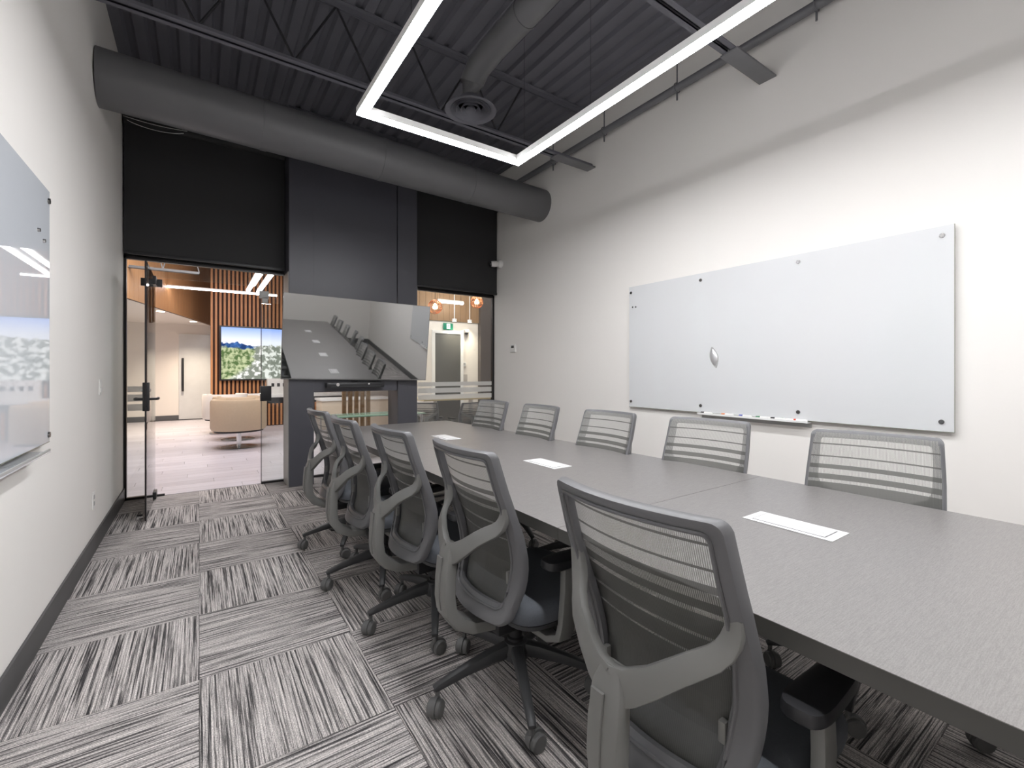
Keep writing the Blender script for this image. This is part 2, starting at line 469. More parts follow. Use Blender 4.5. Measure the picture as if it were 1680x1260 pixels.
# ribbed steel deck ceiling
g = G()
x = XL
while x < XR:
    a = [(x, ZC), (x + .075, ZC), (x + .095, ZC + .03), (x + .135, ZC + .03), (x + .155, ZC)]
    for (p, q) in zip(a[:-1], a[1:]):
        g.quad((p[0], YR, p[1]), (q[0], YR, q[1]), (q[0], YB, q[1]), (p[0], YB, p[1]))
    x += .155
g.box(XL, XR + .1, YR, YB + .1, ZC + .06, ZC + .12)
g.obj('ceiling', ceiling_paint, smooth=False, kind='structure')

# carpet: one object per tile
floor = G().box(XL, XR, YR, YB + .02, -.1, -.008).obj('floor', mat('floor_slab', (.1, .1, .1), .9), kind='structure')
T = 0.605
tile = G().box(-T / 2 + .001, T / 2 - .001, -T / 2 + .001, T / 2 - .001, -.008, 0, 0)
tile0 = tile.obj('carpet_tile', carpet_mat, floor, smooth=False)
first = True
for i in range(-1, 7):
    for j in range(-9, 6):
        x0 = i * T; y0 = 2.262 + j * .602
        x1, y1 = x0 + T, y0 + .602
        if y1 < YR + .1: continue
        cx0, cx1, cy0, cy1 = max(x0, XL), min(x1, XR), max(y0, YR), min(y1, YB)
        sx, sy = (cx1 - cx0) / T, (cy1 - cy0) / T
        if sx <= .02 or sy <= .02: continue
        o = tile0 if first else tile0.copy()
        if not first: COL.objects.link(o); o.parent = floor
        first = False
        o.location = ((cx0 + cx1) / 2, (cy0 + cy1) / 2, random.uniform(-.0006, 0))
        rot = (i + j) % 2 == 0
        o.rotation_euler = (0, 0, PI / 2 if rot else 0)
        o.scale = (sy, sx, 1) if rot else (sx, sy, 1)

# ------------------------------------------------------------------ ceiling services
def joist(name, Y, x0, x1, zb, zt, label, pitch=.6, m=None):
    r = empty(name, ((x0 + x1) / 2, Y, zb), 0, label, 'ceiling joist', 'open web steel joists')
    cx = (x0 + x1) / 2
    m = m or ceiling_paint
    for nm, za, zb2 in (('bottom_chord', 0, .045), ('top_chord', zt - zb - .045, zt - zb)):
        g = G()
        for s in (-1, 1):
            g.box(x0 - cx, x1 - cx, min(s * .008, s * .05), max(s * .008, s * .05), za if za == 0 else zb2 - .006, za + .006 if za == 0 else zb2)
            g.box(x0 - cx, x1 - cx, min(s * .008, s * .014), max(s * .008, s * .014), za, zb2)
        g.obj(nm, m, r, smooth=False)
    x = x0; k = 0
    while x + pitch / 2 <= x1 + (.01 if m is not ceiling_paint else -.95):
        a = (x - cx, 0, .03 if k % 2 == 0 else zt - zb - .03); b = (x + pitch / 2 - cx, 0, zt - zb - .03 if k % 2 == 0 else .03)
        G().cyl(a, b, .009, 6).obj('web_rod', black_paint if m is ceiling_paint else m, r)
        x += pitch / 2; k += 1
    return r
joist('steel_joist', 3.74, XL, XR, 3.565, ZC, 'dark steel joist nearest the duct, its end showing against the right wall')
joist('steel_joist', 1.80, XL, XR, 3.55, ZC, 'dark steel joist above the light, ending at the right wall near the top edge')
joist('steel_joist', -.14, XL, XR, 3.55, ZC, 'dark steel joist over the camera position')

# heavy beam ends seated at the right wall
for (yy, zz, lab) in ((3.74, 3.55, 'dark flat steel seat of joist on right wall beside the duct'), (1.80, 3.535, 'dark flat steel seat of joist on right wall, nearer the camera')):
    o = G().box(-.55, 0, -.065, .065, 0, .014, .003).obj('beam_seat', pipe_steel, loc=(XR - .002, yy, zz))
    tag(o, lab, 'steel bracket', 'joist seats on the right wall')
    G().box(-.55, 0, -.006, .006, .012, .06).obj('stiffener', pipe_steel, o)

# round duct
dL, dR = Vector((XL - .002, 4.43, 3.40)), Vector((XR + .002, 4.66, 3.415))
du = empty('round_duct', dL, 0, 'large black round air duct crossing the room below the ceiling', 'duct')
loc = dR - dL
g = G(); g.tube([(0, 0, 0)] + [loc * t for t in (.12, .3, .5, .7, .88)] + [loc], .202, 48)
g.obj('duct_shell', duct_paint, du)
for t in (.245, .49, .735):
    p = loc * t; q = loc * (t + .012)
    G().tube([p, q], .206, 48).obj('joint_band', duct_paint, du)
# branch duct and round diffuser
br = empty('branch_duct', (1.88, 3.2, 3.72), 0, 'dark narrow branch duct running from the diffuser towards the camera', 'duct')
g = G(); g.tube([(0, .15, -.19), (0, .13, -.04), (0, .02, .03), (0, -.2, .05), (0, -3.2, .05)], [.09, .1, .1, .1, .1], 20); g.obj('duct_shell', duct_paint, br)
for yy in (-.6, -1.5, -2.4):
    G().tube([(0, yy, .05), (0, yy - .03, .05)], .104, 20).obj('joint_band', duct_paint, br)
df = empty('air_diffuser', (1.88, 3.35, 3.45), 0, 'round black ceiling diffuser with concentric rings inside the light frame', 'air diffuser')
G().lathe([(.10, .10), (.13, .06), (.215, .006), (.215, 0), (.19, 0), (.12, .05)], 40).obj('outer_cone', ceiling_paint, df)
for k, r_ in enumerate((.165, .125, .085, .045)):
    G().lathe([(r_ - .022, .05), (r_, .012), (r_, .004), (r_ - .026, .042)], 36).obj('ring', ceiling_paint, df)
# pipe along the right wall with hangers
pp = empty('wall_pipe', (XR - .10, 0, 3.83), 0, 'long grey sprinkler pipe running along the top of the right wall', 'pipe')
G().cyl((0, YR + .02, 0), (0, YB - .02, 0), .034, 16).obj('pipe', pipe_steel, pp)
for yy in (1.42, 2.55, 3.45, 4.3):
    g = G(); g.tube([(0, yy + math.sin(a) * 0, 0) for a in (0,)] + [(0, yy, .03)], .012, 8) if False else None
    g.tube([(0, yy, .03), (0.0, yy, .33)], .006, 8)
    g.tube([(.042 * math.cos(a * PI / 8), yy, .042 * math.sin(a * PI / 8)) for a in range(16)], .005, 6, closed=True)
    g.tube([(0, yy, -.04), (0, yy, -.11)], .008, 8)
    g.obj('hanger', pipe_steel, pp)

# ------------------------------------------------------------------ suspended linear light
LX0, LX1, LY0, LY1, LZ, LW = .857, 2.178, -1.3, 3.075, 2.97, .064
lt = empty('linear_ceiling_light', ((LX0 + LX1) / 2, 0, LZ), 0, 'large rectangular suspended linear light glowing white over the table', 'ceiling light')
ox = (LX0 + LX1) / 2
def rect_frame(x0, x1, y0, y1, wd, z0, z1, closed_rear=True):
    g = G()
    g.box(x0, x0 + wd, y0, y1, z0, z1); g.box(x1 - wd, x1, y0, y1, z0, z1)
    g.box(x0 + wd, x1 - wd, y1 - wd, y1, z0, z1); g.box(x0 + wd, x1 - wd, y0, y0 + wd, z0, z1)
    return g
rect_frame(LX0 - ox, LX1 - ox, LY0, LY1, LW, .012, .045).obj('housing', white_metal, lt, smooth=False)
lip = rect_frame(LX0 - ox, LX1 - ox, LY0, LY1, .002, 0, .012)
rect_frame_in = rect_frame(LX0 + LW - .002 - ox, LX1 - LW + .002 - ox, LY0 + LW - .002, LY1 - LW + .002, .002, 0, .012)
lip.obj('outer_lip', white_metal, lt, smooth=False); rect_frame_in.obj('inner_lip', white_metal, lt, smooth=False)
rect_frame(LX0 + .003 - ox, LX1 - .003 - ox, LY0 + .003, LY1 - .003, LW - .006, -.006, .011).obj('diffuser', led_diffuser, lt, smooth=False)
for (cx, cy) in ((LX0 + .032, 2.2), (LX1 - .032, 2.2), (LX0 + .032, .4), (LX1 - .032, .4), (LX0 + .032, -1.2), (LX1 - .032, -1.2), (LX1 - .032, 2.95)):
    G().cyl((cx - ox, cy, .045), (cx - ox, cy, ZC - LZ), .0015, 6).obj('suspension_cable', dark_chrome, lt)

# ------------------------------------------------------------------ glass front
# window_1: narrow sidelight left of the door; window_2: fixed pane; window_3: right of pillars
def glazing(name, x0, x1, z0, z1, frame_w=.022, left=True, right=True, top=True, bot=True):
    o = empty(name, ((x0 + x1) / 2, YB, 0), kind='structure')
    cx = (x0 + x1) / 2
    g = G()
    if left: g.box(x0 - cx, x0 - cx + frame_w, -.025, .025, z0, z1)
    if right: g.box(x1 - cx - frame_w, x1 - cx, -.025, .025, z0, z1)
    if top: g.box(x0 - cx, x1 - cx, -.025, .025, z1 - .03, z1)
    if bot: g.box(x0 - cx, x1 - cx, -.025, .025, z0, z0 + .022)
    if g.v: g.obj('window_frame', frame_metal, o, smooth=False)
    G().box(x0 - cx + .004, x1 - cx - .004, -.005, .005, z0 + .015, z1 - .01).obj('pane', clear_glass, o, smooth=False)
    return o
w1 = glazing('window_1', XL, -.375, 0, 2.40, right=False)
w2 = glazing('window_2', .575, .812, 0, 2.40, left=False, right=False)
BX('glass_edge_strip', frame_metal, -.1212, -.1152, -.007, .007, .0, 2.2, w2)
w3 = glazing('window_3', 2.43, XR, 0, 2.40, left=False, frame_w=.03)
w4 = glazing('window_4', 1.12, 2.06, 0, 1.05, left=False, right=False, top=False)
# transom above the door opening
w5 = empty('window_5', (.1, YB, 0), kind='structure')
G().box(-.475, .475, -.005, .005, 2.215, 2.385).obj('pane', clear_glass, w5, smooth=False)
G().box(-.475, .475, -.025, .025, 2.37, 2.40).obj('window_frame', frame_metal, w5, smooth=False)
# frosted manifestation bands
for wn, xa, xb in ((w3, -.6, .58), (w1, -.09, .115)):
    for za, zb in ((1.060, 1.117), (.967, 1.035), (.875, .940)):
        G().box(xa, xb, -.0075, -.0055, za, zb).obj('frosted_band', frosted_film, wn, smooth=False)
for o_ in w4.children: pass

# open glass door leaf, hinged at x=-.37, swung 90 degrees into the room
door = empty('door_1', (-.370, 4.873, 0), kind='structure')
G().box(-.006, .006, 0, .93, .012, 2.195, .001).obj('pane', clear_glass, door, smooth=False)
G().box(-.0062, .0062, -.003, .003, .012, 2.195).obj('pane_edge', frame_metal, door, smooth=False)
G().box(-.02, .02, .78, .95, 2.12, 2.20, .002).obj('hinge_patch', black_plastic, door)
G().box(-.02, .02, .80, .95, .008, .075, .002).obj('floor_patch', black_plastic, door)
hp = G().box(-.022, .022, .01, .085, .93, 1.17, .003).obj('lock_plate', black_plastic, door)
for s in (-1, 1):
    g = G(); g.sweep([(s * .02, .045, 1.03), (s * .07, .045, 1.03), (s * .075, .06, 1.03), (s * .075, .15, 1.03)], (.02, .022)); g.obj('lever_handle', black_plastic, hp)
    G().cyl((s * .02, .045, 1.105), (s * .032, .045, 1.105), .012, 16).obj('lock_cylinder', chrome, hp)
G().cyl((s * .0, .045, .995), (0.0, .045, 1.0), .004, 8)
# patch fittings fixed on the frame side
pf = empty('door_2', (-.43, YB, 2.12), kind='structure')
G().box(-.05, .12, -.02, .02, 0, .075, .002).obj('top_patch_fitting', black_plastic, pf)
G().box(-.05, .14, -.018, .012, -2.118, -2.10, .002).obj('pivot_plate', black_plastic, pf)
kp = tag(empty('strike_box', (.62, YB, .93)), 'black square strike box on the glass beside the door opening', 'door lock')
G().box(-.055, .055, -.025, .025, 0, .17, .003).obj('body', black_plastic, kp)
G().cyl((-.058, 0, .085), (-.052, 0, .085), .016, 16).obj('bolt_ring', chrome, kp)
cl = tag(empty('glass_clamp', (.575, YB, 2.06)), 'grey metal corner clamp at the top of the fixed glass pane', 'glass clamp')
G().box(-.02, .075, -.018, .018, .03, .11, .002).box(.01, .065, -.018, .018, -.02, .04, .002).obj('body', grey_trim, cl)

# ------------------------------------------------------------------ pillars and panel
wp = empty('wall_panel', (1.55, 5.65, 0), kind='structure')
G().box(.807 - 1.55, 1.06 - 1.55, 5.47 - 5.65, 5.83 - 5.65, 0, ZC, .002).obj('pillar', pillar_paint, wp, smooth=False)
G().box(2.037 - 1.55, 2.292 - 1.55, 5.475 - 5.65, 5.83 - 5.65, 0, ZC, .002).obj('pillar', pillar_paint, wp, smooth=False)
G().box(1.06 - 1.55, 2.025 - 1.55, 5.475 - 5.65, 5.62 - 5.65, 1.03, ZC, .001).obj('upper_panel', pillar_paint, wp, smooth=False)
G().box(.800 - 1.55, .8065 - 1.55, 5.49 - 5.65, 5.82 - 5.65, 0, 2.36, .001).obj('grey_return', grey_trim, wp, smooth=False)
G().box(2.293 - 1.55, 2.30 - 1.55, 5.49 - 5.65, 5.82 - 5.65, 0, 2.36, .001).obj('grey_return', grey_trim, wp, smooth=False)
wp.name = 'wall_pillar'

# roller shades
def shade(x0, x1, label):
    cx = (x0 + x1) / 2
    r = empty('roller_shade', (cx, 5.72, 2.40), 0, label, 'roller shade', 'black roller shades over the glass')
    G().box(x0 - cx, x1 - cx, -.002, .002, .03, 1.26).obj('cloth', shade_cloth, r, smooth=False)
    G().box(x0 - cx, x1 - cx, -.012, .012, 0, .034, .004).obj('bottom_bar', black_plastic, r)
    G().cyl((x0 - cx, 0, 1.30), (x1 - cx, 0, 1.30), .045, 20).obj('roller_tube', shade_cloth, r)
    for s, xx in ((0, x0 - cx), (1, x1 - cx)):
        G().box(xx - (.004 if s else 0), xx + (0 if s else .004), -.05, .08, 1.23, 1.37, .001).obj('end_bracket', black_plastic, r)
    return r
shade(XL + .012, .797, 'black roller shade on the left above the glass door')
shade(2.302, XR - .012, 'black roller shade on the right beside the security camera')
g = G(); g.tube([(-.57 + .44 * t, 5.66 - .03 * math.sin(t * PI), 3.665 + .0 - .05 * math.sin(t * PI) ** .8 - .0 * t) for t in [k / 12 for k in range(13)]], .0025, 6)
o = g.obj('hanging_wire', white_plastic); tag(o, 'lower of two thin white wires sagging above the left roller shade', 'wire')
g = G(); g.tube([(-.60 + .5 * t, 5.66, 3.695 - .015 * math.sin(t * PI)) for t in [k / 12 for k in range(13)]], .0025, 6)
o = g.obj('hanging_wire', white_plastic); tag(o, 'upper of two thin white wires strung above the left roller shade', 'wire')

# ------------------------------------------------------------------ television on the panel
tv = empty('television', (1.542, 5.40, 1.167), 0, 'large dark wall-mounted television tilted down and reflecting the table', 'television')
tv.rotation_mode = 'XYZ'
Wt, Ht = 1.645, .925
Mtv = Matrix.Rotation(-.035, 4, 'Z') @ Matrix.Rotation(.1227, 4, 'X') @ Matrix.Rotation(.017, 4, 'Y')
tv.matrix_world = Matrix.Translation((1.542, 5.40, 1.167)) @ Mtv
G().box(-Wt / 2, Wt / 2, .004, .045, 0, Ht, .003).obj('rear_housing', black_plastic, tv)
G().box(-Wt / 2 + .004, Wt / 2 - .004, -.001, .004, .012, Ht - .004).obj('screen', dark_screen, tv, smooth=False)
g = G(); g.box(-Wt / 2, Wt / 2, -.003, .004, 0, .012); g.box(-Wt / 2, Wt / 2, -.003, .004, Ht - .004, Ht); g.box(-Wt / 2, -Wt / 2 + .004, -.003, .004, 0, Ht); g.box(Wt / 2 - .004, Wt / 2, -.003, .004, 0, Ht)
g.obj('bezel', dark_chrome, tv, smooth=False)
G().box(-.25, .25, .045, .07, .15, .7, .002).obj('wall_mount', black_plastic, tv)
vb = empty('video_bar', (1.50, 5.40, 1.075), 0, 'slim black video conferencing bar mounted just below the television', 'video bar')
G().box(-.33, .33, -.05, .06, 0, .065, .02).obj('body', black_plastic, vb)
G().cyl((-.21, -.056, .04), (-.21, -.046, .04), .018, 20).obj('lens', chrome, vb)
G().cyl((.14, -.054, .045), (.14, -.046, .045), .009, 16).obj('indicator', chrome, vb)
G().box(-.28, .28, -.053, -.049, .012, .022).obj('speaker_grille', dark_plastic, vb)
G().box(-.04, .04, .06, .075, -.0, .08).obj('mount', black_plastic, vb)

# ------------------------------------------------------------------ glass boards
def glass_board(name, X, y0, y1, z0, z1, side, dots, m, label):
    r = empty(name, (X, (y0 + y1) / 2, z0), 0, label, 'whiteboard')
    cy = (y0 + y1) / 2
    g = G(); g.box(-.003, .003, y0 - cy, y1 - cy, 0, z1 - z0, .001); g.obj('glass_panel', m, r, smooth=False)
    e = .0045
    g = G()
    g.box(-.0032, .0032, y0 - cy - .0015, y1 - cy + .0015, -e * .6, 0.0005); g.box(-.0032, .0032, y0 - cy - .0015, y0 - cy + .0005, 0, z1 - z0)
    g.obj('glass_rim', glass_edge, r, smooth=False)
    for (yy, zz) in dots:
        G().cyl((side * .003, yy - cy, zz - z0), (side * -.027, yy - cy, zz - z0), .009, 12)
        g = G(); g.tube([(-side * .010, yy - cy, zz - z0), (-side * .004, yy - cy, zz - z0)], [.013, .014], 18); g.tube([(side * .004, yy - cy, zz - z0), (side * .0285, yy - cy, zz - z0)], .010, 14)
        g.obj('standoff', dark_chrome, r)
    return r
glass_board('glass_whiteboard', XR - .030, .727, 3.165, .905, 2.125, 1,
            [(3.138, 2.065), (2.357, 2.065), (1.567, 2.068), (.78, 2.068), (3.138, .96), (2.357, .963), (1.567, .964), (.783, .963)],
            board_glass, 'wide frosted glass whiteboard on standoffs on the right wall')
glass_board('glass_whiteboard', XL + .030, .54, 2.978, .935, 2.10, -1,
            [(2.954, 2.051), (2.17, 2.055), (1.39, 2.055), (2.954, .969), (2.17, .962), (1.39, .962)],
            board_glass_blue, 'glossy pale blue glass whiteboard on the left wall reflecting the lobby')
def magnet(x, y, z, side, label):
    o = G().tube([(0, 0, 0), (-side * .008, 0, 0)], [.009, .008], 16).obj('magnet', chrome, loc=(x, y, z)); tag(o, label, 'magnet', 'small round board magnets')
fr = XR - .0332
magnet(fr, 3.115, 1.916, 1, 'left one of two tiny silver magnets on the right wall board')
magnet(fr, 3.075, 1.913, 1, 'right one of two tiny silver magnets on the right wall board')
fl = XL + .0332
magnet(fl, 2.789, 1.876, -1, 'upper of two silver magnets on the left wall board')
magnet(fl, 2.873, 1.848, -1, 'lower of two silver magnets on the left wall board')
# magnetic eraser: pointed oval
g = G()
Mx = Matrix.Translation((0, 0, 0)) @ Matrix.Rotation(math.radians(-12), 4, 'X')
R = []
for k in range(13):
    t = -1 + 2 * k / 12
    hw = .034 * (1 - abs(t) ** 2.0) + .001
    z = t * .085
    R.append([Mx @ Vector((-.020 * math.cos(a) * (hw / .034) if math.cos(a) > 0 else 0.0, hw * math.sin(a), z)) for a in [j * 2 * PI / 14 for j in range(14)]])
g.rings(R)
er = g.obj('board_eraser', mat('silver_plastic', (.62, .62, .63), .3, metal=.5, var=.02), loc=(fr, 2.231, 1.385)); tag(er, 'silvery oval magnetic eraser stuck on the right glass whiteboard', 'board eraser')
g = G(); R2 = []
for k in range(13):
    t = -1 + 2 * k / 12; hw = .0355 * (1 - abs(t) ** 2.0) + .002; z = t * .092
    R2.append([Mx @ Vector((x_, hw * s_, z)) for x_, s_ in ((0, 1), (-.005, 1), (-.005, -1), (0, -1))])
g.rings(R2); g.obj('felt_rim', grey_trim, er)

def tray(X, y0, y1, z, side, label):
    cy = (y0 + y1) / 2; r = empty('marker_tray', (X, cy, z), 0, label, 'marker tray')
    x0, x1 = sorted((0, -side * .075))
    G().box(x0, x1, y0 - cy, y1 - cy, -.006, 0, .001).obj('ledge', white_metal if side > 0 else board_glass_blue, r)
    xa, xb = sorted((-side * .075, -side * .069)); G().box(xa, xb, y0 - cy, y1 - cy, 0, .010, .001).obj('lip', white_metal if side > 0 else grey_trim, r)
    xa, xb = sorted((0, -side * .004)); G().box(xa, xb, y0 - cy, y1 - cy, -.04, 0, .001).obj('bracket', grey_trim, r)
    return r
tray(XR, 1.49, 2.365, .895, 1, 'white marker tray under the right glass whiteboard')
tray(XL, 1.2, 2.78, .915, -1, 'glass marker tray under the left glass whiteboard')
cols = {'black': (.02, .02, .02), 'red': (.6, .08, .05), 'blue': (.05, .08, .4), 'green': (.03, .2, .08), 'orange': (.7, .25, .1)}
mk = [(2.29, 'black', 'black-capped marker at the left end of the tray'), (2.10, 'orange', 'orange-capped marker on the tray, second from its left end'),
      (1.95, 'blue', 'blue-capped marker in the middle of the marker tray'), (1.81, 'green', 'green-capped marker just right of the blue marker on the tray'),
      (1.70, 'black', 'black-capped marker in the right half of the tray'), (1.64, 'green', 'green-capped marker near the right end of the tray'), (1.55, 'red', 'red-capped marker at the right end of the tray')]
for yy, c, lab in mk:
    r = empty('marker', (XR - .037, yy, .904), random.uniform(-.12, .12), lab, 'marker', 'dry erase markers on the tray')
    G().cyl((0, -.045, 0), (0, .03, 0), .008, 12).obj('barrel', white_plastic, r)
    G().cyl((0, .03, 0), (0, .062, 0), .0092, 12, .008).obj('cap', mat('ink_' + c, cols[c], .4), r)

# ------------------------------------------------------------------ wall fittings
sw = empty('light_switch', (XL, 4.52, 1.088), 0, 'white double light switch on the left wall near the door', 'light switch')
G().box(0, .006, -.038, .038, 0, .115, .002).obj('plate', white_plastic, sw)
G().box(.006, .011, -.016, .016, .06, .095, .001).obj('rocker', white_plastic, sw); G().box(.006, .011, -.016, .016, .018, .053, .001).obj('rocker', white_plastic, sw)
ou = empty('wall_outlet', (XL, 4.26, .305), 0, 'white electrical outlet low on the left wall', 'outlet')
G().box(0, .006, -.036, .036, 0, .12, .002).obj('plate', white_plastic, ou)
for zz in (.025, .07): G().box(.006, .008, -.016, .016, zz, zz + .028, .001).obj('socket', grey_trim, ou)
sc = empty('security_camera', (XR, 5.62, 2.845), 0, 'white security camera with black lens high on right wall corner', 'camera')
g = G(); g.tube([(0, 0, 0), (-.03, 0, 0), (-.05, -.01, 0)], [.058, .055, .03], 24); g.obj('base', white_plastic, sc)
g = G(); g.tube([(-.05, 0, 0), (-.075, .0, -.004), (-.10, .01, -.008), (-.15, .03, -.012)], [.03, .042, .045, .042], 24); g.obj('head', white_plastic, sc)
G().cyl((-.15, .03, -.012), (-.172, .04, -.015), .034, 20).obj('lens', black_plastic, sc)
th = empty('thermostat', (XR, 5.29, 1.535), 0, 'small white thermostat on the right wall beside the glass', 'thermostat')
G().box(-.022, 0, -.065, .065, 0, .115, .006).obj('body', white_plastic, th); G().box(-.024, -.021, -.03, .035, .06, .095, .001).obj('display', dark_plastic, th)
ds = empty('door_stop', (-.42, 5.0, 0), 0, 'small metal door stop on the carpet beside the left wall', 'door stop')
G().lathe([(.026, 0), (.026, .008), (.018, .014), (.018, .03)], 20).obj('base', chrome, ds); G().lathe([(.02, .03), (.02, .042), (.012, .046)], 20).obj('rubber_cap', black_plastic, ds)

# ------------------------------------------------------------------ conference table
tb = empty('conference_table', (1.62, 1.1, 0), 0, 'very long grey-brown laminate conference table with dark edges', 'table')
TX, TY = 1.62, 1.1
def near(y): return .985 - max(0, y - 2.3) * .010
def farx(y): return 2.302 if y < 1.3 else 2.302 - (y - 1.3) * .030 - max(0, y - 3.3) ** 2 * .03
secs = [(-2.25, -.531), (-.529, 1.1635), (1.1655, 2.859), (2.861, 4.41)]
for a, b in secs:
    n = 6; ys = [a + (b - a) * k / n for k in range(n + 1)]
    poly = [(near(y) - TX, y - TY) for y in ys][::-1] + [(farx(y) - TX, y - TY) for y in ys]
    g = G(); g.prism(poly, .7385, .740); o = g.obj('table_section', table_laminate, tb, smooth=False)
    g = G(); poly2 = [(x_ + (.0006 if x_ < 0 else -.0006), y_) for x_, y_ in poly]; g.prism(poly2, .698, .7384); g.obj('edge_band', edge_dark, tb, smooth=False)
for yy in (-2.0, -.53, 1.1645, 2.86, 4.15):
    bs = G().box(TX - .055 - TX, .055, yy - .055 - TY, yy + .055 - TY, .04, .690, .006).box(-.42, .42, yy - .035 - TY, yy + .035 - TY, .02, .045, .006).box(-.5, .5, yy - .03 - TY, yy + .03 - TY, .672, .698, .004)
    b_ = bs.obj('table_base', black_plastic, tb)
    for fx in (-.40, .40): G().cyl((fx, yy - TY, 0), (fx, yy - TY, .022), .02, 14).obj('levelling_foot', chrome, b_)
module_white = mat('module_white', (.66, .66, .66), .4, var=.01)
mods = [((1.655, .73), 'white flush power module in the table top nearest the camera'), ((1.622, 2.012), 'white flush power module in the middle of the visible table top'),
        ((1.610, 3.272), 'white flush power module near the far end of the table'), ((1.64, -.54), 'white power module behind the camera, seen reflected in the television')]
for (mx_, my_), lab in mods:
    r = empty('power_module', (mx_, my_, .740), 0, lab, 'power module', 'white power modules in the table top')
    g = G(); g.box(-.064, .064, -.140, .140, 0, .003, .001); g.obj('rim', module_white, r)
    g = G(); g.box(-.0475, .0475, -.114, .114, .003, .0036); g.obj('gap', mat('module_gap', (.12, .12, .125), .5), r, smooth=False)
    g = G(); g.box(-.0445, .0445, -.111, .111, .003, .0046, .0008); g.obj('lid', module_white, r)
    g = G(); g.box(-.012, -.010, -.108, .108, .0046, .0052); g.obj('hinge_line', grey_trim, r, smooth=False)

# ------------------------------------------------------------------ office chair
def lerp(tab, z):
    if z <= tab[0][0]: return tab[0][1]
    for (a, va), (b, vb) in zip(tab[:-1], tab[1:]):
        if z <= b:
            t = (z - a) / (b - a); t = t * t * (3 - 2 * t) if False else t
            return va + (vb - va) * t
    return tab[-1][1]
XT = [(.36, -.172), (.42, -.145), (.48, -.124), (.54, -.115), (.60, -.118), (.68, -.138), (.76, -.168), (.86, -.205), (.99, -.245)]
WT = [(.36, .178), (.42, .198), (.50, .218), (.60, .232), (.70, .237), (.82, .235), (.99, .226)]
BT = [(.36, .052), (.55, .058), (.68, .050), (.78, .042), (.99, .036)]
def bx(y, z):
    w_ = lerp(WT, z); return lerp(XT, z) - .042 * (1 - min(1, abs(y) / w_) ** 2)
def frame_loops():
    """matching outer and inner outlines, clockwise from top centre, (y, z)"""
    zt, zb, zt2, zb2 = .992, .365, .956, .432
    def half(top, bot, rt, rb, wf, k1=6, k2=6, ks=14, kt=5):
        P = []
        wt = wf(top)
        for k in range(kt): P.append(((wt - rt) * k / kt, top))
        for k in range(k1):
            a = PI / 2 * (1 - k / k1); P.append((wt - rt + rt * math.cos(a), top - rt + rt * math.sin(a)))
        za, zc = top - rt, bot + rb
        for k in range(ks):
            z = za + (zc - za) * k / ks; P.append((wf(z), z))
        wb = wf(zc)
        for k in range(k2):
            a = -PI / 2 * k / k2; P.append((wb - rb + rb * math.cos(a), bot + rb + rb * math.sin(a)))
        for k in range(kt + 1): P.append(((wb - rb) * (1 - k / kt), bot))
        return P
    o = half(zt, zb, .022, .050, lambda z: lerp(WT, z))
    i = half(zt2, zb2, .012, .026, lambda z: lerp(WT, z) - lerp(BT, z))
    def full(h): return h + [(-y, z) for y, z in h[-2:0:-1]]
    return full(o), full(i)
